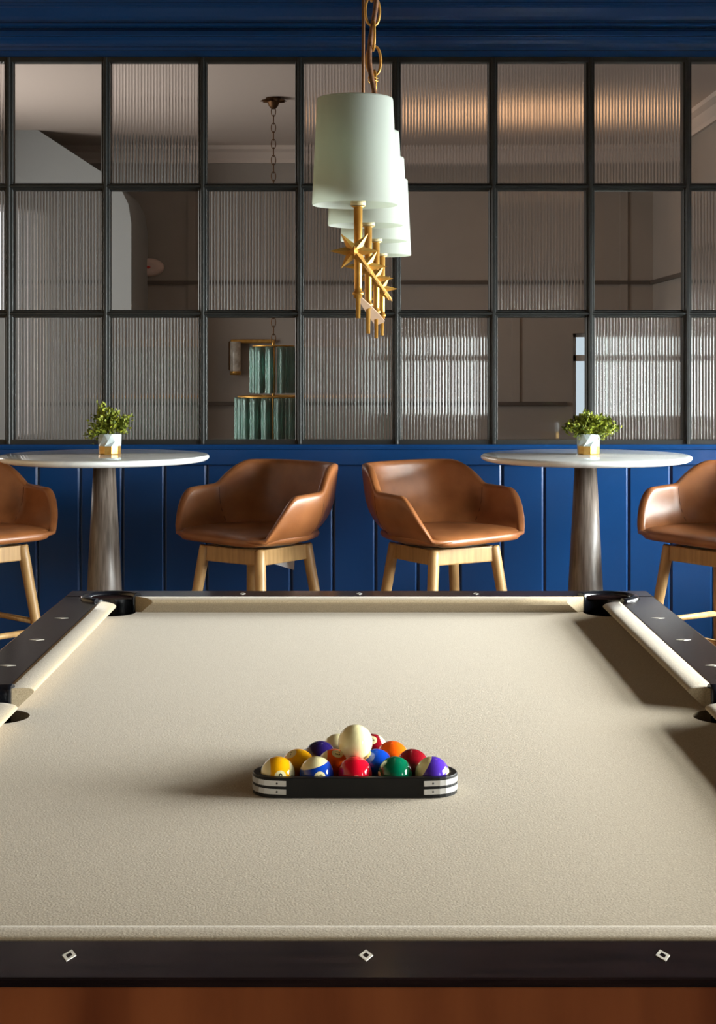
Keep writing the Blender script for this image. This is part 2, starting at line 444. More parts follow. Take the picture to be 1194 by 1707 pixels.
# ---- the room beyond the glass
fw = MB()
wx0, wx1, wz0, wz1 = 1.72, 2.30, 0.98, 1.66
fw.box(LX - 0.2, wx0, FARY, FARY + 0.15, 0, FCEIL); fw.box(wx1, FRX + 0.2, FARY, FARY + 0.15, 0, FCEIL)
fw.box(wx0, wx1, FARY, FARY + 0.15, 0, wz0); fw.box(wx0, wx1, FARY, FARY + 0.15, wz1, FCEIL)
wall_far = struct(fw.build('wall_far', 'greige'))
w4 = MB()
w4.box(wx0, wx1, FARY + 0.05, FARY + 0.1, wz0, wz0 + 0.03); w4.box(wx0, wx1, FARY + 0.05, FARY + 0.1, wz1 - 0.03, wz1)
w4.box(wx0, wx0 + 0.03, FARY + 0.05, FARY + 0.1, wz0, wz1); w4.box(wx1 - 0.03, wx1, FARY + 0.05, FARY + 0.1, wz0, wz1)
w4 = struct(w4.build('window_4', 'white'))
MB().box(wx0, wx1, FARY + 0.05, FARY + 0.09, 1.44, 1.49).build('glazing_bar', 'white', w4)
MB().box(wx0 + .01, wx1 - .01, FARY + 0.07, FARY + 0.074, wz0 + .01, wz1 - .01).build('pane', 'clear', w4)
struct(MB().box(FRX, FRX + 0.15, WY + 0.12, FARY, 0, FCEIL).build('wall_far_right', 'greige'))
wl = MB(); lw = (8.1, 10.3, 0.95, 2.45)  # opening made for the added far side light
wl.box(LX - 0.15, LX, WY + 0.12, lw[0], 0, FCEIL); wl.box(LX - 0.15, LX, lw[1], FARY, 0, FCEIL)
wl.box(LX - 0.15, LX, lw[0], lw[1], 0, lw[2]); wl.box(LX - 0.15, LX, lw[0], lw[1], lw[3], FCEIL)
struct(wl.build('wall_far_left', 'greige'))
struct(MB().box(LX - 0.2, FRX + 0.2, WY + 0.12, FARY + 0.2, FCEIL, FCEIL + 0.12).build('ceiling_far', 'farceil'))
# crown moulding on far and right walls, rails and panel mouldings
cp = [(0, 0), (0, -0.13), (-0.02, -0.13), (-0.025, -0.10), (-0.06, -0.05), (-0.10, -0.03), (-0.10, 0)]
extrude_x([(FARY + a, FCEIL + b) for a, b in cp], LX, FRX).build('trim_1', 'farceil')
MB().rings([[(FRX + a, WY + 0.12, FCEIL + b) for a, b in cp], [(FRX + a, FARY, FCEIL + b) for a, b in cp]], True, True, True, smooth=False).build('trim_2', 'farceil')
for nme in ('trim_1', 'trim_2'): struct(bpy.data.objects[nme])
t3 = struct(MB().box(LX, FRX, FARY - 0.025, FARY, 2.045, 2.075).build('trim_3', 'rail_dark'))
struct(MB().box(FRX - 0.025, FRX, WY + 0.12, FARY, 2.045, 2.075).build('trim_4', 'rail_dark'))
struct(MB().box(LX, wx0 - 0.05, FARY - 0.03, FARY, 1.09, 1.12).build('trim_5', 'rail_dark'))
for px in (320, 640, 860, 1040):
    x = (px - VX) * FARY / FPX
    MB().box(x - 0.03, x + 0.03, FARY - 0.016, FARY, 1.12, 2.95).build('panel_stile', 'greige', wall_far)
# pale grey block with a raking top at the left of that room
P = [at(-70, 130, 11.4), at(22, 190, 11.4), at(170, 287, 11.4), at(202, 316, 11.4), at(214, 340, 11.4), at(219, 372, 11.4)]
poly = [(LX, P[0].z + 0.25)] + [(p.x, p.z) for p in P] + [(P[-1].x, 0.0), (LX, 0.0)]
struct(MB().rings([[(x, 11.4, z) for x, z in poly], [(x, FARY, z) for x, z in poly]], True, True, True, smooth=False).build('wall_raked', 'blockpaint'))

# ================================================================== POOL TABLE
TX, CLZ = 0.012, 0.76
YN, YF, HW = 1.80, 4.23, 0.648
YM = (YN + YF) / 2; HL = (YF - YN) / 2
RT = CLZ + 0.040
table = thing('pool_table', 'large pool table with beige cloth and dark wooden rails in the foreground', 'pool table', (TX, YM, 0))
PC = [(sx * (HW + 0.030), sy * (HL + 0.030), 0.066) for sx in (-1, 1) for sy in (-1, 1)]
PS = [(sx * (HW + 0.056), 0.0, 0.062) for sx in (-1, 1)]
def arc(cx, cy, r, a0, a1, n=14):
    return [(cx + r * math.cos(math.radians(a0 + (a1 - a0) * i / n)), cy + r * math.sin(math.radians(a0 + (a1 - a0) * i / n))) for i in range(n + 1)]
def circle_cut(cx, cy, r, poly_in): pass
# bed: outline with notches at the six pockets
bx, by = HW + 0.045, HL + 0.045
def corner_notch(cx, cy, r, sx, sy):
    # points where circle meets the two bed edges
    dx = math.sqrt(max(r * r - (by - abs(cy)) ** 2, 0)); dy = math.sqrt(max(r * r - (bx - abs(cx)) ** 2, 0))
    pA = (cx - sx * dx, sy * by); pB = (sx * bx, cy - sy * dy)
    aA = math.degrees(math.atan2(pA[1] - cy, pA[0] - cx)); aB = math.degrees(math.atan2(pB[1] - cy, pB[0] - cx))
    mid = math.degrees(math.atan2(-sy, -sx))
    def unwrap(a):
        while a - mid > 180: a -= 360
        while a - mid < -180: a += 360
        return a
    return arc(cx, cy, r, unwrap(aA), unwrap(aB))
def side_notch(cx, cy, r, sx):
    d = math.sqrt(r * r - (bx - abs(cx)) ** 2)
    a = math.degrees(math.atan2(d, sx * bx - cx)); b_ = math.degrees(math.atan2(-d, sx * bx - cx))
    if sx > 0: return arc(cx, cy, r, b_ % 360, a)           # from below, through the table side, to above
    return arc(cx, cy, r, a, b_)
cd = {(int(math.copysign(1, c[0])), int(math.copysign(1, c[1]))): c for c in PC}
bed = []
bed += corner_notch(*cd[(1, -1)], 1, -1)
sn = side_notch(*PS[1], 1); bed += sn
bed += list(reversed(corner_notch(*cd[(1, 1)], 1, 1)))
bed += corner_notch(*cd[(-1, 1)], -1, 1)
sn2 = side_notch(*PS[0], -1); bed += sn2
bed += list(reversed(corner_notch(*cd[(-1, -1)], -1, -1)))
MB().prism(bed, CLZ - 0.03, CLZ).build('cloth_bed', 'cloth', table)

# cushions: cross-section (distance outward from nose, height above cloth)
CS = [(0.034, 0.0), (0.008, 0.024), (0.0015, 0.0305), (0.0, 0.0335), (0.0012, 0.0362), (0.0045, 0.0385), (0.011, 0.0402), (0.020, 0.0413), (0.032, 0.0416), (0.044, 0.0411), (0.052, 0.0402), (0.052, 0.0)]
def cushion(fn, n0, n1, b0, b1):
    """fn(s, d) -> (x, y): s along the rail, d outward; nose spans n0..n1, back spans b0..b1"""
    def ring(sn_, sb_):
        return [(*fn(sn_ + (sb_ - sn_) * (d / 0.052), d), CLZ + z) for d, z in CS]
    seg = []
    e = 0.012
    m = MB()
    K = 8
    rr = []
    def shrink(r, f):
        c = Vector((sum(p[0] for p in r) / len(r), sum(p[1] for p in r) / len(r), sum(p[2] for p in r) / len(r)))
        return [tuple(c + (Vector(p) - c) * f) for p in r]
    rr.append(ring(n0, b0))
    rr.append(ring(n0 + 0.004 * (1 if n1 > n0 else -1), b0 + 0.004 * (1 if n1 > n0 else -1)))
    for k in range(1, K): rr.append(ring(n0 + (n1 - n0) * k / K, b0 + (b1 - b0) * k / K))
    rr.append(ring(n1, b1))
    m.rings(rr, True, True, True, smooth=False)
    n_ = len(CS)
    for i_ in range(len(rr) - 1):
        for j_ in range(1, n_ - 2): m.sm[i_ * n_ + j_] = True
    return m.build('cushion', 'cloth', table)
cushion(lambda s, d: (s, HL + d), -(HW - 0.085), HW - 0.085, -(HW - 0.033), HW - 0.033)
cushion(lambda s, d: (s, -HL - d), -(HW - 0.085), HW - 0.085, -(HW - 0.033), HW - 0.033)
for sx in (-1, 1):
    for sy in (-1, 1):
        cushion(lambda s, d: (sx * (HW + d), sy * s), 0.075, HL - 0.078, 0.060, HL - 0.036)

# rails
ci, co = 0.052, 0.162
def rail_poly_cut(poly, circles):
    """cut circular bites out of an axis-aligned rectangle by sampling its outline densely and pushing points out of the circles"""
    dense = []
    n = len(poly)
    for i in range(n):
        a, b = Vector(poly[i]), Vector(poly[(i + 1) % n])
        k = max(2, int((b - a).length / 0.006))
        for j in range(k): dense.append(a + (b - a) * j / k)
    out = []
    cen = sum((Vector(p) for p in poly), Vector((0, 0))) / n
    for p in dense:
        for cx, cy, r in circles:
            c = Vector((cx, cy))
            if (p - c).length < r:
                d = cen - c
                # slide along the direction to the rail's middle until outside the circle
                dirv = d.normalized()
                q = p.copy()
                t = 0
                while (q - c).length < r and t < 0.3:
                    q += dirv * 0.002; t += 0.002
                p = q
        if not out or (p - out[-1]).length > 0.0015: out.append(p)
    return [(p.x, p.y) for p in out]
PR = 0.084
cc = [(c[0], c[1], PR) for c in PC]; cs2 = [(c[0], c[1], 0.078) for c in PS]
for sy in (-1, 1):
    y0, y1 = sorted((sy * (HL + ci), sy * (HL + co)))
    MB().prism(rail_poly_cut([(-(HW + co), y0), (HW + co, y0), (HW + co, y1), (-(HW + co), y1)], cc), RT - 0.009, RT, 0.004, 2).build('end_rail', 'railwood', table)
for sx in (-1, 1):
    for sy in (-1, 1):
        x0, x1 = sorted((sx * (HW + ci), sx * (HW + co)))
        y0, y1 = sorted((sy * 0.001, sy * (HL + ci - 0.001)))
        MB().prism(rail_poly_cut([(x0, y0), (x1, y0), (x1, y1), (x0, y1)], cc + cs2), RT - 0.009, RT, 0.004, 2).build('side_rail', 'railwood', table)
# pockets: raised rim plus cup
def pocket(cx, cy, r, ang, span):
    a0, a1 = math.radians(ang - span / 2), math.radians(ang + span / 2)
    p = MB()
    prof = [(r + 0.018, RT - 0.006), (r + 0.019, RT + 0.003), (r + 0.015, RT + 0.008), (r + 0.006, RT + 0.009), (r, RT + 0.006), (r - 0.003, RT - 0.002),
            (r - 0.002, RT - 0.03), (r - 0.004, CLZ - 0.04), (r - 0.012, CLZ - 0.09), (r - 0.006, CLZ - 0.09), (r + 0.001, CLZ - 0.04), (r + 0.003, RT - 0.03), (r + 0.004, RT - 0.006), (r + 0.018, RT - 0.006)]
    p.lathe(prof, 26, (cx, cy, 0), a0=a0, a1=a1)
    n = 27; o = len(p.v) - len(prof) * n
    for e in (0, n - 1):
        p.f.append(tuple(o + i * n + e for i in range(len(prof) - 1))); p.sm.append(False)
    cup = p.build('pocket', 'pocket', table)
    MB().lathe([(r - 0.002, CLZ - 0.031), (r - 0.006, CLZ - 0.08), (r - 0.02, CLZ - 0.14), (0.012, CLZ - 0.17), (0.001, CLZ - 0.17)], 24, (cx, cy, 0)).build('pocket_net', 'hole', cup)
for cx, cy, r in PC:
    pocket(cx, cy, r, math.degrees(math.atan2(cy / abs(cy), cx / abs(cx))), 225)
for cx, cy, r in PS:
    pocket(cx, cy, r, 0 if cx > 0 else 180, 205)
# aprons, legs, diamonds
ax, ay = HW + co - 0.005, HL + co - 0.005
for sy in (-1, 1):
    y0, y1 = sorted((sy * ay, sy * (ay - 0.03)))
    MB().bbox(-ax, ax, y0, y1, RT - 0.20, RT - 0.0095, 0.002).build('apron', 'apron', table)
for sx in (-1, 1):
    x0, x1 = sorted((sx * ax, sx * (ax - 0.03)))
    MB().bbox(x0, x1, -ay + 0.031, ay - 0.031, RT - 0.20, RT - 0.0095, 0.002).build('apron', 'apron', table)
for sx in (-1, 1):
    for sy in (-1, 1):
        cx, cy = sx * (HW - 0.02), sy * (HL - 0.08)
        l = MB(); R = []
        for z, h in ((0.0, 0.055), (0.02, 0.062), (0.05, 0.056), (0.06, 0.050), (0.40, 0.066), (0.50, 0.078), (0.515, 0.088), (0.60, 0.088)):
            R.append([(cx - h, cy - h, z), (cx + h, cy - h, z), (cx + h, cy + h, z), (cx - h, cy + h, z)])
        l.rings(R, True, True, True, smooth=False).build('leg', 'apron', table)
MB().box(-HW - 0.05, HW + 0.05, -HL - 0.05, HL + 0.05, 0.58, 0.6).build('base_board', 'hole', table)
def diamond(x, y, rot, lx, ly):
    m = MB(); z = RT + 0.0006
    O = [(0, -ly), (lx, 0), (0, ly), (-lx, 0)]
    out = [(*p, z) for p in O]; inn = [(p[0] * 0.5, p[1] * 0.5, z) for p in O]
    low = [(*p, RT - 0.002) for p in O]
    m.add(out + inn + low, [(i, (i + 1) % 4, 4 + (i + 1) % 4, 4 + i) for i in range(4)] + [(i, 8 + i, 8 + (i + 1) % 4, (i + 1) % 4) for i in range(4)])
    o = m.build('diamond_sight', 'pearl', table)
    o.location = (x, y, 0); o.rotation_euler = (0, 0, rot); return o
# sights are set from their own local origin on the rail
for k, rot in ((-1, 0.0), (0, 0.0), (1, 0.0)):
    diamond(k * HW / 2, -(HL + 0.098), rot, 0.0078, 0.0165)
    diamond(k * HW / 2, HL + 0.105, 0, 0.0078, 0.0165)
for sx in (-1, 1):
    for k in (-3, -2, -1, 1, 2, 3):
        diamond(sx * (HW + 0.103), k * HL / 4, 0, 0.0175, 0.0085)

# ================================================================== RACK AND BALLS
BR = 0.0275
def off_tri(o, n=8):
    T = [(-0.123, 2.494), (0.123, 2.494), (0.0, 2.700)]
    P = []
    for i in range(3):
        a, b, c = Vector(T[i - 1]), Vector(T[i]), Vector(T[(i + 1) % 3])
        d0 = (b - a).normalized(); d1 = (c - b).normalized()
        n0 = Vector((d0.y, -d0.x)); n1 = Vector((d1.y, -d1.x))
        a0 = math.atan2(n0.y, n0.x); a1 = math.atan2(n1.y, n1.x)
        if a1 < a0: a1 += 2 * PI
        for k in range(n + 1):
            t = a0 + (a1 - a0) * k / n
            P.append((b.x + o * math.cos(t), b.y + o * math.sin(t)))
    return P
rack = thing('ball_rack', 'black triangular ball rack with silver corner strips on the beige cloth', 'ball rack', (0, 0, CLZ + 0.001))
inn, outr = off_tri(0.0295), off_tri(0.0405)
R = []
for o, z in ((0.0297, 0.0), (0.0295, 0.030), (0.0305, 0.0315), (0.0395, 0.0315), (0.0405, 0.030), (0.0405, 0.0)):
    R.append([(x, y, z) for x, y in off_tri(o)])
R.append(R[0])
MB().rings(R, True, smooth=False).build('frame', 'rack', rack)
for ci_ in range(3):
    for zz in (0.0055, 0.0185):
        n = 8
        a = off_tri(0.0412)[ci_ * (n + 1):(ci_ + 1) * (n + 1)]
        # straight tails on both sides of the corner
        def ext(p, q, L):
            d = (Vector(p) - Vector(q)).normalized(); r = Vector(p) + d * L; return (r.x, r.y)
        a = [ext(a[0], a[1], 0.014)] + a + [ext(a[-1], a[-2], 0.014)]
        m = MB()
        lowr = [(x, y, zz) for x, y in a]; up = [(x, y, zz + 0.0085) for x, y in a]
        cen = Vector((0, 2.56))
        b = [tuple(Vector(p) + (cen - Vector(p)).normalized() * 0.0012) for p in a]
        lb = [(x, y, zz) for x, y in b]; ub = [(x, y, zz + 0.0085) for x, y in b]
        m.rings([lowr, up, ub, lb, lowr], False, smooth=False)
        m.build('corner_strip', 'steel', rack)
        for e in (1, -2):
            x, y = a[e]
            m2 = MB().lathe([(0.0001, 0.0), (0.0017, 0.0), (0.0013, 0.0009), (0.0001, 0.0012)], 8)
            sc = m2.build('screw', 'blackmetal', rack)
            nrm = Vector((x, y)) - cen; 
            sc.location = (x, y, zz + 0.00425)
            d = Vector(a[e]) - Vector(a[e + (1 if e > 0 else -1)])
            nn = Vector((d.y, -d.x, 0)).normalized()
            if nn.dot(Vector((nrm.x, nrm.y, 0))) < 0: nn = -nn
            sc.rotation_euler = nn.to_track_quat('Z', 'Y').to_euler()

def sphere_mesh(r, nu=48, nv=28):
    return MB().lathe([(max(r * math.sin(PI * i / nv), 1e-5), -r * math.cos(PI * i / nv)) for i in range(nv + 1)], nu)
def text_mesh(s, size):
    cu = bpy.data.curves.new('t', 'FONT'); cu.body = s; cu.size = size; cu.align_x = 'CENTER'; cu.align_y = 'CENTER'
    o = bpy.data.objects.new('t', cu); COL.objects.link(o)
    dg = bpy.context.evaluated_depsgraph_get(); dg.update()
    me = bpy.data.meshes.new_from_object(o.evaluated_get(dg))
    v = [tuple(q.co[:2]) for q in me.vertices]; f = [tuple(p.vertices) for p in me.polygons]
    bpy.data.objects.remove(o); bpy.data.curves.remove(cu); bpy.data.meshes.remove(me)
    return v, f
COLS = {1: (240, 170, 10), 2: (14, 62, 168), 3: (205, 14, 40), 4: (34, 22, 82), 5: (242, 92, 14), 6: (0, 98, 66), 7: (124, 14, 26), 8: (12, 12, 14)}
NAMES = {1: 'yellow', 2: 'blue', 3: 'bright red', 4: 'dark purple', 5: 'orange', 6: 'green', 7: 'maroon', 8: 'black'}
COLS12 = (74, 44, 158)
sph = {}
def ball(num, loc, ndir, pole, label, roll=0.0):
    """ndir: where the number disc points; pole: the white pole of a striped ball"""
    base = ((num - 1) % 8) + 1
    rgb = COLS12 if num == 12 else (40, 14, 20) if False else COLS[base]
    stripe = num > 8
    o = sphere_mesh(BR).build('pool_ball', ball_mat('ball_%d' % num, lin(rgb), stripe))
    N = Vector(ndir).normalized(); Pz = Vector(pole); Pz = (Pz - N * Pz.dot(N)).normalized()
    Y = Pz.cross(N)
    o.matrix_world = Matrix(((N.x, Y.x, Pz.x, loc[0]), (N.y, Y.y, Pz.y, loc[1]), (N.z, Y.z, Pz.z, loc[2]), (0, 0, 0, 1)))
    tag(o, label, 'pool ball', 'racked pool balls')
    def on(u, v, r):           # local tangent coordinates on +X face
        p = Vector((math.sqrt(max(BR * BR - u * u - v * v, 0)), u, v)).normalized() * r
        return tuple(p)
    D = 0.0092
    vs = [on(0, 0, BR + 0.00012)]; fs = []
    for k, rr in enumerate((D * 0.5, D)):
        for j in range(28): vs.append(on(rr * math.cos(2 * PI * j / 28), rr * math.sin(2 * PI * j / 28), BR + 0.00012))
    for j in range(28):
        fs.append((0, 1 + j, 1 + (j + 1) % 28)); fs.append((1 + j, 29 + j, 29 + (j + 1) % 28, 1 + (j + 1) % 28))
    MB().add(vs, fs, True).build('number_disc', 'ivory', o)
    tv, tf = text_mesh(str(num), 0.0125 if num < 10 else 0.0105)
    c, s = math.cos(roll), math.sin(roll)
    m = MB().add([on(x * c - y * s, x * s + y * c, BR + 0.00035) for x, y in tv], tf)
    if num in (6, 9):
        q = [(-0.0032, -0.0060), (0.0032, -0.0060), (0.0032, -0.0052), (-0.0032, -0.0052)]
        m.add([on(x * c - y * s, x * s + y * c, BR + 0.00035) for x, y in q], [(0, 1, 2, 3)])
    m.build('number', 'ink', o, recalc=False)
    return o
bz = CLZ + BR + 0.0005
def px_x(px, d): return (px - VX) * d / FPX
R1, R2, R3, R4, R5 = 2.494, 2.542, 2.596, 2.645, 2.693
ball(9, (-0.1235, R1, bz), (0.20, -0.97, 0.10), (0.93, 0.25, -0.1), 'yellow and white striped ball at the left end of the front row', 1.45)
ball(10, (-0.0615, R1, bz), (0.22, -0.96, 0.05), (-0.25, -0.05, 0.95), 'blue and white striped ball second from left in the front row')
ball(3, (0.0, R1, bz), (0.08, -0.96, -0.17), (0, 0.2, 0.9), 'bright red solid ball in the middle of the front row')
ball(6, (0.0640, R1, bz), (-0.93, -0.30, -0.10), (0, 0, 1), 'green solid ball between red and purple striped balls in front row')
ball(12, (0.1235, R1, bz), (0.35, 0.75, 0.55), (-0.90, -0.15, 0.42), 'purple and white striped ball at the right end of the front row')
ball(1, (-0.0925, R2, bz), (-0.42, -0.36, 0.83), (0, 0.8, 0.5), 'yellow solid ball at the left end of the second row')
ball(13, (-0.0345, R2, bz), (0.22, -0.42, 0.88), (0.95, 0.1, -0.2), 'orange ball with number disc on top, left below the cue ball')
ball(2, (0.0350, R2, bz), (-0.62, -0.28, 0.74), (0, 0.8, 0.5), 'blue solid ball at the right below the cue ball')
ball(7, (0.0935, R2, bz), (0.3, 0.8, 0.3), (0, 0, 1), 'maroon solid ball at the right end of the second row')
ball(4, (-0.0580, R3, bz), (-0.4, 0.8, 0.4), (0, 0, 1), 'dark purple solid ball left behind the orange numbered ball')
ball(8, (0.0015, R3 + 0.001, bz), (0.1, 0.3, 0.9), (0, 1, 0), 'black solid ball hidden behind the cue ball')
ball(5, (0.0620, R3, bz), (0.3, 0.8, 0.3), (0, 0, 1), 'orange solid ball with no white, behind the maroon one')
ball(14, (-0.0290, R4, bz), (-0.5, 0.8, 0.2), (-0.15, -0.55, 0.82), 'green and white striped ball peeping out left behind the cue ball')
ball(15, (0.0285, R4, bz), (-0.02, -0.60, 0.80), (0.95, 0.1, 0.35), 'maroon and white striped ball peeping out right behind the cue ball')
ball(11, (0.0, R5, bz), (0.0, 0.9, 0.3), (0.3, 0.2, 0.9), 'red and white striped ball at the rear tip of the rack')
zc = math.sqrt((2 * BR) ** 2 - (0.0350 ** 2 + 0.0285 ** 2)) if False else 0.0418
cue = sphere_mesh(BR * 1.015).build('cue_ball', 'ivory'); cue.location = (0.0005, 2.5265, bz + zc + 0.0012)
tag(cue, 'ivory white cue ball resting on top of the racked balls', 'cue ball')

# ================================================================== ROUND TABLES
def bar_table(x, label):
    t = thing('round_bar_table', label, 'table', (x, 6.0, 0), group='round marble bar tables')
    zt, r = CZ - (758 - HY) * 6.0 / FPX, 0.403
    prof = [(0.001, zt - 0.026), (r - 0.030, zt - 0.026), (r - 0.012, zt - 0.0225), (r - 0.003, zt - 0.016), (r, zt - 0.010), (r - 0.002, zt - 0.004), (r - 0.007, zt - 0.0008), (r - 0.011, zt), (0.001, zt)]
    MB().lathe(prof, 96).build('table_top', 'marble', t)
    MB().lathe([(0.098, 0.012), (0.096, 0.03), (0.067, 0.56), (0.0415, zt - 0.034)], 48, cap0=True, cap1=True).build('pedestal', 'pedestal', t)
    MB().lathe([(0.001, 0.0), (0.15, 0.0), (0.15, 0.007), (0.145, 0.011), (0.001, 0.011)], 48).build('base_plate', 'blackmetal', t)
    MB().lathe([(0.001, zt - 0.036), (0.15, zt - 0.036), (0.15, zt - 0.0265), (0.001, zt - 0.0265)], 32).build('mount_plate', 'blackmetal', t)
    return zt
TL, TR = px_x(174, 6.0), px_x(976.5, 6.0)
zt = bar_table(TL, 'round white marble bar table left of the chairs, dark tapered pedestal')
bar_table(TR, 'round white marble bar table right of the chairs, pale-lit tapered pedestal')

def potted(x, y, seed, spec, label, spikes):
    rnd = random.Random(seed)
    t = thing('potted_plant', label, 'potted plant', (x, y, zt + 0.0005), group='small plants on the bar tables')
    n = 10; rot = 0.25 + seed
    def ng(r, z, tw=0): return [(r * math.cos(2 * PI * (j + tw) / n + rot), r * math.sin(2 * PI * (j + tw) / n + rot), z) for j in range(n)]
    MB().rings([ng(0.0405, 0.0), ng(0.0425, 0.003), ng(0.0435, 0.032)], True, True, True, smooth=False).build('gold_base', 'goldpaint', t)
    MB().rings([ng(0.0436, 0.0322), ng(0.0448, 0.052, 0.5), ng(0.0450, 0.078), ng(0.041, 0.078), ng(0.040, 0.066)], True, True, False, smooth=False).build('pot', 'stoneware', t)
    MB().rings([ng(0.0395, 0.067), ng(0.001, 0.070)], True).build('soil', 'soil', t)
    m = MB()
    def leaf(p, d, L, W_):
        d = d.normalized(); s = d.cross(Vector((rnd.uniform(-1, 1), rnd.uniform(-1, 1), rnd.uniform(-1, 1))))
        if s.length < 1e-3: return
        s.normalize(); nrm = d.cross(s) * (0.18 * L)
        m.add([p, p + d * L * 0.45 + s * W_ - nrm * 0.3, p + d * L + nrm, p + d * L * 0.45 - s * W_ - nrm * 0.3, p + d * L * 0.5 + nrm * 0.4], [(0, 1, 4), (1, 2, 4), (2, 3, 4), (3, 0, 4)])
    stems = MB()
    for (tx, ty, tz, k) in spec:
        base = Vector((rnd.uniform(-.018, .018), rnd.uniform(-.018, .018), 0.068)); tip = Vector((tx, ty, tz))
        midp = (base + tip) / 2 + Vector((0, 0, 0.022))
        pts = [base * (1 - u) ** 2 + midp * 2 * u * (1 - u) + tip * u * u for u in (0, .25, .5, .75, 1)]
        stems.tube(pts, 0.0012, 5)
        for i in range(int(k * 1.9)):
            u = 0.30 + 0.70 * rnd.random() ** 0.7
            p = base * (1 - u) ** 2 + midp * 2 * u * (1 - u) + tip * u * u
            p = p + Vector((rnd.gauss(0, .0085), rnd.gauss(0, .0085), rnd.gauss(0, .0075)))
            d = (tip - base).normalized() * 0.5 + Vector((rnd.uniform(-1, 1), rnd.uniform(-1, 1), rnd.uniform(-0.4, 1)))
            leaf(p, d, rnd.uniform(0.010, 0.019), rnd.uniform(0.0032, 0.0060))
    stems.build('stems', 'leaf', t)
    tag(m.build('foliage', 'leaf', t, recalc=False), kind='stuff')
rnd = random.Random(3)
specL = [(-0.042, 0.0, 0.165, 26), (-0.034, -0.01, 0.19, 26), (-0.05, 0.01, 0.14, 30), (-0.085, -0.01, 0.062, 34), (-0.075, 0.012, 0.085, 30), (-0.065, -0.02, 0.11, 36),
         (0.0, 0.0, 0.165, 44), (0.018, -0.01, 0.155, 44), (-0.012, -0.02, 0.150, 40), (0.045, 0.0, 0.13, 40), (0.075, 0.0, 0.135, 44), (0.062, -0.02, 0.105, 40),
         (0.055, 0.01, 0.085, 24), (-0.03, -0.04, 0.12, 40), (0.02, -0.045, 0.115, 40), (0.0, 0.045, 0.13, 30), (-0.05, -0.03, 0.085, 34), (0.035, -0.03, 0.14, 36), (-0.02, 0.0, 0.13, 40)]
specR = []
for k in range(30):
    a = rnd.uniform(0, 2 * PI); rr = math.sqrt(rnd.random()) * 0.098
    specR.append((rr * math.cos(a) + 0.006, rr * math.sin(a) * 0.8, 0.150 - (rr / 0.1) ** 2 * 0.062 + rnd.uniform(-.008, .008), 44))
specR += [(-0.095, 0.0, 0.092, 30), (0.1, 0.0, 0.10, 34), (0.055, -0.03, 0.062, 26), (-0.055, -0.03, 0.075, 26)]
potted(px_x(181, 6.0), 6.03, 1, specL, 'leafy plant with an upright sprig in a small pot, on left table', True)
potted(px_x(983, 6.0), 6.03, 2, specR, 'wide bushy green plant in a small pot, on right table', False)

# ================================================================== BAR STOOLS
A_, B_, NE = 0.286, 0.250, 3.0
Z0, ZS = 0.756, 0.806
def rad(phi):
    cs, sn_ = math.cos(phi), abs(math.sin(phi))
    k = smooth01((0.35 - cs) / 0.7)                    # back outline -> squarer, shorter front outline
    n, b = 3.0 + 2.6 * k, B_ + (0.222 - B_) * k
    a = A_ - 0.034 * smooth01((cs - 0.1) / 0.5)
    return ((sn_ / a) ** n + (abs(cs) / b) ** n) ** (-1 / n)
def rim_h(phi):
    y = rad(phi) * math.cos(phi)
    if y >= 0.055: return 0.955 + 0.093 * math.sin(min(1.0, (y - 0.055) / 0.105) * PI / 2)
    if y >= -0.078: return 0.947 + 0.008 * (y + 0.078) / 0.133
    t = min(1.0, (-0.078 - y) / 0.112)
    return 0.947 - 0.157 * t ** 1.6
def shell_pt(phi, z, h, inset=0.0):
    hh = max(h - Z0, 0.01)
    u = max(0.0, min(1.0, (z - Z0) / hh))
    p = 2.2 + 3.0 * max(0, min(1, (h - 0.795) / 0.15))
    f = 0.62 + 0.38 * (1 - (1 - u) ** p)
    r = rad(phi) * f - inset
    x, y = r * math.sin(phi), r * math.cos(phi)
    tall = max(0.0, z - 0.806)
    if y > 0: y += 0.17 * tall * smooth01(y / 0.2)            # reclined back
    side = abs(math.sin(phi)) ** 2
    x *= 1 + 0.10 * side * math.sin(min(1, tall / 0.16) * PI * 0.62)
    return (x, y, z)
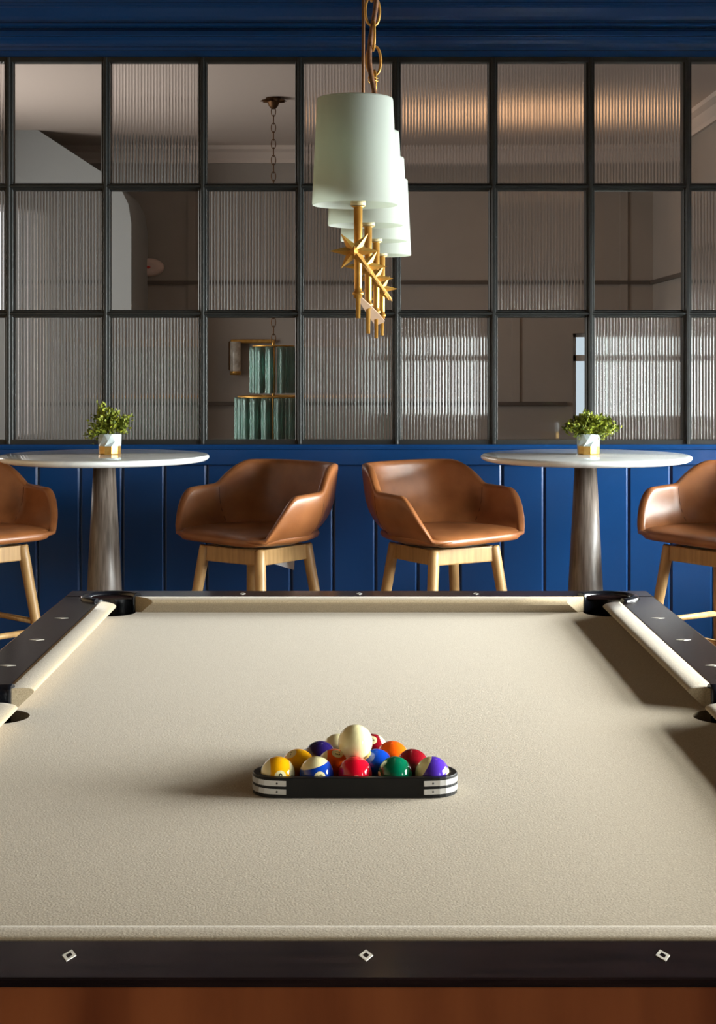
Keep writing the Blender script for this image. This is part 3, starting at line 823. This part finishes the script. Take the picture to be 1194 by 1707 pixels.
def make_stool(label):
    t = thing('bar_stool', label, 'bar stool', group='tan leather bar stools')
    NP = 120
    # sample angles denser where the rim changes
    PH = [2 * PI * j / NP for j in range(NP)]
    T = 0.030
    R = []
    for u in [0, .05, .12, .2, .3, .42, .55, .7, .85, 0.96]:
        ring = []
        for ph in PH:
            h = rim_h(ph)
            ring.append(shell_pt(ph, Z0 + (h - 0.008 - Z0) * u, h))
        R.append(ring)
    for k in range(1, 6):                                      # rolled rim
        a = PI * k / 6
        ring = []
        for ph in PH:
            h = rim_h(ph); ins = T / 2 - T / 2 * math.cos(a)
            x, y, z = shell_pt(ph, h - 0.008, h, ins); ring.append((x, y, h - 0.008 + 0.012 * math.sin(a)))
        R.append(ring)
    for u in [0.96, .8, .6, .4, .2, 0]:
        ring = []
        for ph in PH:
            h = rim_h(ph); zl = min(0.791, h - 0.014)
            z = zl + (h - 0.008 - zl) * u
            x, y, zz = shell_pt(ph, max(z, Z0 + 0.004), h, T + 0.012 * (1 - u)); ring.append((x, y, zz))
        R.append(ring)
    MB().rings(R, True, True, True).build('seat_shell', 'leather', t)
    # cushion
    def pad(k, z, dome=0.0):
        ring = []
        for ph in PH:
            fr = smooth01((-math.cos(ph) - 0.45) / 0.35)
            kk = 0.865 + 0.125 * fr
            r = rad(ph) * kk * k
            zz = z - 0.010 * fr * (k ** 3)
            ring.append((r * math.sin(ph), r * math.cos(ph), zz))
        return ring
    MB().rings([pad(0.90, 0.768), pad(0.97, 0.774), pad(1.0, 0.786), pad(0.985, 0.797), pad(0.95, 0.804), pad(0.85, 0.809), pad(0.6, 0.812), pad(0.3, 0.810), pad(0.01, 0.809)], True, True, True).build('seat_cushion', 'leather', t)
    # seams
    for s in (-1, 1):
        for target in (0.057,):
            ph = min((q / 400 * PI for q in range(401)), key=lambda q: abs(rad(q) * math.cos(q) - target))
            h = rim_h(ph)
            pts = [shell_pt(s * ph, 0.811 + (h - 0.012 - 0.811) * u, h, T + 0.012 * (1 - u) * 0.8 - 0.0002) for u in (0, .2, .4, .6, .8, 1)]
            MB().tube(pts, 0.0019, 6).build('seam', 'seam', t)
            pts = [shell_pt(s * ph, 0.77 + (h - 0.014 - 0.77) * u, h, 0.0004) for u in (0, .2, .4, .6, .8, 1)]
            MB().tube(pts, 0.0016, 6).build('seam', 'seam', t)
    # swivel plate
    MB().lathe([(0.001, 0.7465), (0.155, 0.7465), (0.160, 0.750), (0.158, 0.758), (0.001, 0.758)], 40).build('swivel_plate', 'blackmetal', t)
    # base: square frame, splayed legs, rungs
    q = 0.137
    corners = [(-q, -q), (q, -q), (q, q), (-q, q)]
    spl = 0.125
    def leg_at(c, z):
        f = 1 + spl * (0.743 - z) / q
        return Vector((c[0] * f, c[1] * f, z))
    for c in corners:
        pts = [leg_at(c, z) for z in (0.0, 0.004, 0.2, 0.45, 0.70, 0.738, 0.744)]
        MB().tube(pts, [0.0125, 0.0135, 0.0160, 0.0195, 0.0215, 0.0215, 0.0185], 18).build('leg', 'oak', t)
    for i in range(4):
        a, b = Vector(corners[i]), Vector(corners[(i + 1) % 4])
        d = (b - a).normalized(); n = Vector((d.y, -d.x))
        a2, b2 = a + d * 0.012, b - d * 0.012
        m = MB(); R = []
        for z, e in ((0.686, 0.010), (0.690, 0.0115), (0.739, 0.0115), (0.743, 0.010)):
            R.append([(*(a2 + n * e), z), (*(b2 + n * e), z), (*(b2 - n * e), z), (*(a2 - n * e), z)])
        m.rings(R, True, True, True, smooth=False).build('apron', 'oak', t)
        zr = 0.415 if i % 2 == 0 else 0.450
        p0, p1 = leg_at(corners[i], zr), leg_at(corners[(i + 1) % 4], zr)
        MB().tube([p0, p1], 0.0115, 12).build('rung', 'oak', t)
    return t
S_Y = 5.98
proto = make_stool('tan leather bar stool right of centre, facing the right-hand round table')
def place(o, px, d, rz, label, swivel=0.0):
    o.location = (px_x(px, d), d, 0); o.rotation_euler = (0, 0, math.radians(rz)); o['label'] = label
    for ch in o.children:                              # the seat turns on the swivel plate, the legs stay
        if ch.name.startswith('seat_') or ch.name.startswith('seam'): ch.rotation_euler = (0, 0, math.radians(swivel))
place(proto, 740, S_Y, 31, 'tan leather bar stool right of centre, angled towards the right-hand table', 12)
s2 = copy_tree(proto); place(s2, 427, S_Y, -37, 'shadowed tan leather bar stool left of centre, angled towards the left-hand table', -7)
s3 = copy_tree(proto); place(s3, 1202, 5.92, -56, 'brightly lit tan leather bar stool cut off by the right picture edge', -1)
s4 = copy_tree(proto); place(s4, -48, 5.95, 47, 'dark tan leather bar stool cut off by the left picture edge')

# white care card hanging under the left-centre stool
cp_ = at(475, 938, 6.02)
card = MB().add([(-0.055, 0, 0.012), (0.042, 0, 0.024), (0.040, 0, -0.022), (-0.05, 0, 0.008), (-0.055, 0.0012, 0.012), (0.042, 0.0012, 0.024), (0.040, 0.0012, -0.022), (-0.05, 0.0012, 0.008)],
                [(0, 3, 2, 1), (4, 5, 6, 7), (0, 1, 5, 4), (1, 2, 6, 5), (2, 3, 7, 6), (3, 0, 4, 7)]).build('hanging_card', 'white')
card.location = (cp_.x, 6.05, CZ - (942 - HY) * 6.05 / FPX)
card.rotation_euler = (0, 0, 0.55)
tag(card, 'white triangular card hanging under the left-centre stool seat', 'card')

# ================================================================== PENDANT FIXTURE
LAMPS = [2.54, 2.89, 3.25, 3.57]
def lx(d): return 0.0195 * (d - 2.54) / 0.345
fx = thing('pendant_light', 'brass linear pendant with four white shades and gold stars over the pool table', 'pendant light', (lx(3.05), 3.05, CEIL))
FO = Vector((lx(3.05), 3.05, CEIL))
def P3(x, d, zo): return Vector((x, d, CZ + zo)) - FO
def star(c, R_, parent):
    m = MB()
    dirs = []
    for k in range(6):
        a = [0, 52, 128, 180, 232, 308][k]
        dirs.append((Vector((math.cos(math.radians(a)), 0.0, math.sin(math.radians(a)))), R_ * (1.0 if a in (0, 180) else 0.88)))
    dirs += [(Vector((0, -1, 0)), R_ * 0.8), (Vector((0, 1, 0)), R_ * 0.8)]
    for a in (45, 135, 225, 315):
        v = Vector((math.cos(math.radians(a)) * 0.55, -0.62, math.sin(math.radians(a)) * 0.55)).normalized()
    for d, L in dirs:
        s = d.cross(Vector((0, 0, 1)) if abs(d.z) < 0.8 else Vector((0, 1, 0))).normalized(); q = d.cross(s)
        b = R_ * 0.25; o = c + d * (R_ * 0.02)
        base = [o + (s * math.cos(a) + q * math.sin(a)) * b for a in (PI / 2, PI, 3 * PI / 2, 0)]
        m.add([tuple(p) for p in base] + [tuple(c + d * L)], [(0, 1, 4), (1, 2, 4), (2, 3, 4), (3, 0, 4), (3, 2, 1, 0)])
    return m.build('star', 'gold', parent)
for i, d in enumerate(LAMPS):
    x = lx(d)
    zb = [0.252, 0.249, 0.2475, 0.239][i]
    r1, r0, hgt = 0.0615, 0.0695, 0.173
    c = P3(x, d, zb)
    n = 48
    pr = [(r0, 0.0), (r0 + 0.0006, 0.003), (r1 + 0.0006, hgt - 0.003), (r1, hgt), (r1 - 0.0012, hgt), (r0 - 0.0014, 0.0), (r0, 0.0)]
    sh = MB().lathe(pr, n, c).build('lamp_shade', 'shade', fx)
    # spider fitting inside the shade
    f = MB().tube([c + Vector((-r0 * 0.95, 0, 0.02)), c + Vector((0, 0, 0.035)), c + Vector((r0 * 0.95, 0, 0.02))], 0.0012, 6)
    f.tube([c + Vector((0, -r0 * 0.95, 0.02)), c + Vector((0, 0, 0.035)), c + Vector((0, r0 * 0.95, 0.02))], 0.0012, 6)
    f.build('shade_carrier', 'steel', sh)
    cx = P3(x + 0.005 * (1 - i * 0.1), d, zb)
    MB().lathe([(0.0125, -0.001), (0.0125, 0.007), (0.0105, 0.0075), (0.0105, 0.06), (0.001, 0.06)], 20, cx, cap0=True).build('candle_sleeve', 'candle', fx)
    ze = [0.068, 0.049, 0.045, 0.056][i] - zb
    zc_ = [0.106, 0.10, 0.098, 0.10][i] - zb
    MB().lathe([(0.0001, ze), (0.0036, ze), (0.0042, zc_ - 0.006), (0.0066, zc_ - 0.005), (0.0066, zc_ - 0.001), (0.0092, zc_), (0.0092, zc_ + 0.004), (0.0062, zc_ + 0.006), (0.0062, zc_ + 0.012), (0.0072, -0.004), (0.0120, -0.002)], 18, cx, cap1=True).build('stem', 'gold', fx)
    star(P3(x - 0.001, d - 0.018, [0.176, 0.172, 0.169, 0.162][i]), 0.041, fx)
# long square bar carrying the stars
a, b = P3(lx(2.56) + 0.008, 2.56, 0.166), P3(lx(4.0) + 0.012, 3.98, 0.150)
MB().tube([a, a.lerp(b, 0.02), a.lerp(b, 0.9), b], [0.003, 0.0050, 0.0048, 0.0008], 4).build('star_bar', 'gold', fx)
# pale strap seen from below
pA, pB = P3(lx(2.56) + 0.006, 2.58, 0.103), P3(lx(3.5) + 0.002, 3.45, 0.080)
st = MB(); Rg = []
for u, wd in ((0, 0.0025), (0.25, 0.006), (0.6, 0.0095), (0.95, 0.011), (1.0, 0.008)):
    p = pA.lerp(pB, u)
    Rg.append([tuple(p + Vector((-wd, 0, -0.35 * wd))), tuple(p + Vector((wd, 0, 0.35 * wd))), tuple(p + Vector((wd, 0, 0.35 * wd + 0.0015))), tuple(p + Vector((-wd, 0, -0.35 * wd + 0.0015)))])
st.rings(Rg, True, True, True, smooth=False).build('lower_strap', 'tag', fx)
# top frame bar inside shades, then chains up to two canopies
topz = 0.252 + 0.10
MB().tube([P3(lx(2.54) + 0.004, 2.54, topz), P3(lx(3.57) + 0.004, 3.57, topz)], 0.004, 8).build('top_bar', 'gold', fx)
def link(m, c, L, W_, axis, rr):
    """chain link in the plane spanned by z and axis"""
    pts = []
    n = 24
    for k in range(n):
        a = 2 * PI * k / n
        pts.append(c + axis * (W_ * math.copysign(abs(math.cos(a)) ** 0.8, math.cos(a))) + Vector((0, 0, L * math.sin(a))))
    m.tube(pts, rr, 8, closed=True)
cd1 = 2.80
def chain(px_bot, px_top, d, z0, z1, parent):
    L, W_, rr = 0.026, 0.0135, 0.0024
    z = z0; k = 0
    while z < z1:
        u = (z - z0) / (z1 - z0)
        px = px_bot + (px_top - px_bot) * min(1, u * 3.0)
        m = MB(); ang = (0.3, 1.75)[k % 2]
        link(m, P3(px_x(px, d), d, z - CZ), L, W_, Vector((math.cos(ang), math.sin(ang), 0)), rr)
        m.build('chain_link', 'gold', parent)
        z += 2 * L - 3.2 * rr; k += 1
chain(627, 617, cd1, CZ + 0.36, CEIL - 0.02, fx)
MB().tube([P3(px_x(627, cd1), cd1, 0.345), P3(px_x(627, cd1), cd1, 0.355)], 0.006, 10).build('chain_hook', 'gold', fx)
# cord winding along the chain
pts = []
N_ = 60
for k in range(N_ + 1):
    u = k / N_; z = 0.345 + u * (CEIL - CZ - 0.345 - 0.01)
    px = 628 + (617 - 628) * min(1, u * 3.0)
    a = u * 34
    x = px_x(px, cd1) + 0.0085 * math.sin(a); y = cd1 - 0.012 + 0.012 * math.cos(a)
    pts.append(P3(x, y, z))
MB().tube(pts, 0.0045, 8).build('power_cord', 'cord', fx)
# twine wraps round cord and chain
for zz in (0.50, 0.505, 0.448, 0.453, 0.458):
    c = P3(px_x(626 if zz < 0.48 else 622, cd1), cd1 - 0.006, zz)
    MB().tube([c + Vector((0.0085 * math.cos(q), 0.013 * math.sin(q), 0.002 * math.sin(2 * q))) for q in [2 * PI * j / 16 for j in range(16)]], 0.0012, 6, closed=True).build('twine_wrap', 'gold', fx)
# rear hanging rod
MB().tube([P3(px_x(604.5, 3.4), 3.4, 0.36), P3(px_x(606, 3.4), 3.4, 0.74), P3(px_x(603, 3.4), 3.4, CEIL - CZ - 0.01)], 0.0036, 8).build('hanging_rod', 'bronze', fx)
for px, d in ((617, cd1), (603, 3.4)):
    MB().lathe([(0.062, -0.001), (0.062, -0.008), (0.05, -0.018), (0.02, -0.024), (0.001, -0.025)], 32, P3(px_x(px, d), d, CEIL - CZ), cap0=True).build('canopy', 'gold', fx)

# ================================================================== THINGS IN THE ROOM BEYOND
CD = 10.0
cx_ = px_x(456, CD)
ch = thing('glass_chandelier', 'tiered chandelier of sea-green glass tubes hanging behind the clear pane', 'chandelier', (cx_, CD, FCEIL))
def cz_(py): return CZ - (py - HY) * CD / FPX - FCEIL
# leafy canopy
n = 10
cm = MB().lathe([(0.012, cz_(182)), (0.03, cz_(177)), (0.045, -0.012), (0.05, -0.001)], 24, cap0=True, cap1=True)
cm.build('canopy', 'bronze', ch)
for k in range(n):
    a = 2 * PI * k / n
    d = Vector((math.cos(a), math.sin(a), 0)); s = Vector((-math.sin(a), math.cos(a), 0))
    b = d * 0.03 + Vector((0, 0, -0.03))
    m = MB().add([tuple(b - s * 0.012), tuple(b + s * 0.012), tuple(d * 0.065 + s * 0.02 + Vector((0, 0, -0.012))), tuple(d * 0.088 + Vector((0, 0, -0.022))), tuple(d * 0.065 - s * 0.02 + Vector((0, 0, -0.012)))] , [(0, 1, 2, 3, 4)])
    m.build('canopy_leaf', 'bronze', ch, recalc=False)
z = cz_(186); k = 0
while z > cz_(566):
    m = MB(); ang = (0.2, 1.7)[k % 2]
    link(m, Vector((0, 0, z)), 0.030, 0.014, Vector((math.cos(ang), math.sin(ang), 0)), 0.003)
    m.build('chain_link', 'bronze', ch); z -= 0.052; k += 1
MB().lathe([(0.006, cz_(585)), (0.010, cz_(575)), (0.006, cz_(566))], 12, cap0=True, cap1=True).build('finial', 'gold', ch)
MB().lathe([(0.008, cz_(735)), (0.008, cz_(580))], 12, cap0=True, cap1=True).build('centre_stem', 'gold', ch)
for (R_, n, ya, yb) in ((0.130, 11, 578, 655), (0.225, 18, 662, 742), (0.13, 11, 745, 800)):
    zt_, zb_ = cz_(ya), cz_(yb)
    MB().tube([Vector((R_ * math.cos(2 * PI * j / 40), R_ * math.sin(2 * PI * j / 40), zt_ + 0.004)) for j in range(40)], 0.0055, 8, closed=True).build('ring', 'gold', ch)
    for q in range(4):
        a = PI * q / 2 + 0.4
        MB().tube([Vector((0, 0, zt_ + 0.004)), Vector((R_ * math.cos(a), R_ * math.sin(a), zt_ + 0.004))], 0.004, 6).build('spoke', 'gold', ch)
    for j in range(n):
        a = 2 * PI * j / n
        c = Vector((R_ * math.cos(a), R_ * math.sin(a), 0))
        pr = []
        rt = 0.0265
        K = 8
        for i in range(K + 1): pr.append((rt * (1 + 0.05 * math.sin(i * 2.1 + j)), zb_ + (zt_ - zb_) * i / K))
        pr += [(rt - 0.006, zt_), (rt - 0.006, zb_), pr[0]]
        MB().lathe(pr, 14, c).build('glass_tube', 'tubeglass', ch)

sx_ = px_x(393, FARY)
sc_ = thing('wall_sconce', 'brass wall sconce with one glass tube on the far wall', 'wall lamp', (sx_, FARY, CZ - (590 - HY) * FARY / FPX))
MB().bbox(-0.055, 0.045, -0.02, -0.0005, -0.13, 0.10, 0.006).build('back_plate', 'bronze', sc_)
MB().bbox(-0.035, 0.30, -0.07, -0.02, 0.085, 0.115, 0.006).build('arm', 'gold', sc_)
MB().lathe([(0.042, -0.14), (0.044, 0.0), (0.042, 0.095), (0.036, 0.095), (0.036, -0.14), (0.042, -0.14)], 18, (0.005, -0.075, 0)).build('glass_tube', 'frosted', sc_)
MB().lathe([(0.044, -0.165), (0.046, -0.14), (0.044, -0.135)], 18, (0.005, -0.075, 0), cap0=True, cap1=True).build('socket_cup', 'gold', sc_)

al = thing('fire_alarm', 'small oval pinkish fire alarm with a red lens on the far wall', 'alarm', (px_x(249, FARY), FARY, CZ - (446 - HY) * FARY / FPX))
def oval(a, b, y): return [(a * math.cos(2 * PI * j / 32), y, b * math.sin(2 * PI * j / 32)) for j in range(32)]
MB().rings([oval(0.118, 0.072, -0.0005), oval(0.118, 0.072, -0.02), oval(0.10, 0.06, -0.04), oval(0.06, 0.04, -0.046)], True, True, True).build('body', 'alarm', al)
MB().rings([oval(0.016, 0.012, -0.044), oval(0.012, 0.009, -0.053)], True, True, True).build('red_lens', 'red', al)

# warm bowl up-lighter hanging in that room behind the reeded glass
ul = thing('bowl_uplighter', 'plaster bowl uplighter hanging from the warm far ceiling behind reeded glass', 'pendant light', (px_x(886, 10.6), 10.6, FCEIL))
bz_ = 2.44 - FCEIL
MB().lathe([(0.002, bz_ - 0.06), (0.06, bz_ - 0.05), (0.11, bz_ - 0.02), (0.14, bz_ + 0.03), (0.134, bz_ + 0.03), (0.105, bz_ - 0.012), (0.055, bz_ - 0.04), (0.002, bz_ - 0.05)], 28).build('bowl', 'greige', ul)
for k in range(3):
    a_ = 2 * PI * k / 3 + 0.5
    MB().tube([(0.136 * math.cos(a_), 0.136 * math.sin(a_), bz_ + 0.025), (0.01 * math.cos(a_), 0.01 * math.sin(a_), bz_ + 0.45)], 0.0025, 6).build('hanger', 'greige', ul)
MB().tube([(0, 0, bz_ + 0.44), (0, 0, -0.012)], 0.006, 8).build('rod', 'greige', ul)
MB().lathe([(0.001, -0.03), (0.03, -0.026), (0.05, -0.008), (0.05, -0.0005)], 20, cap1=True).build('canopy', 'greige', ul)
pl_ = bpy.data.lights.new('uplighter_bulb', 'SPOT'); pl_.energy = 42; pl_.color = (1.0, 0.62, 0.34); pl_.shadow_soft_size = 0.05
pl_.spot_size = math.radians(135); pl_.spot_blend = 0.8
po = bpy.data.objects.new('uplighter_bulb', pl_); COL.objects.link(po); po.parent = ul; po.location = (0, 0, bz_ + 0.01); po.rotation_euler = (PI, 0, 0)
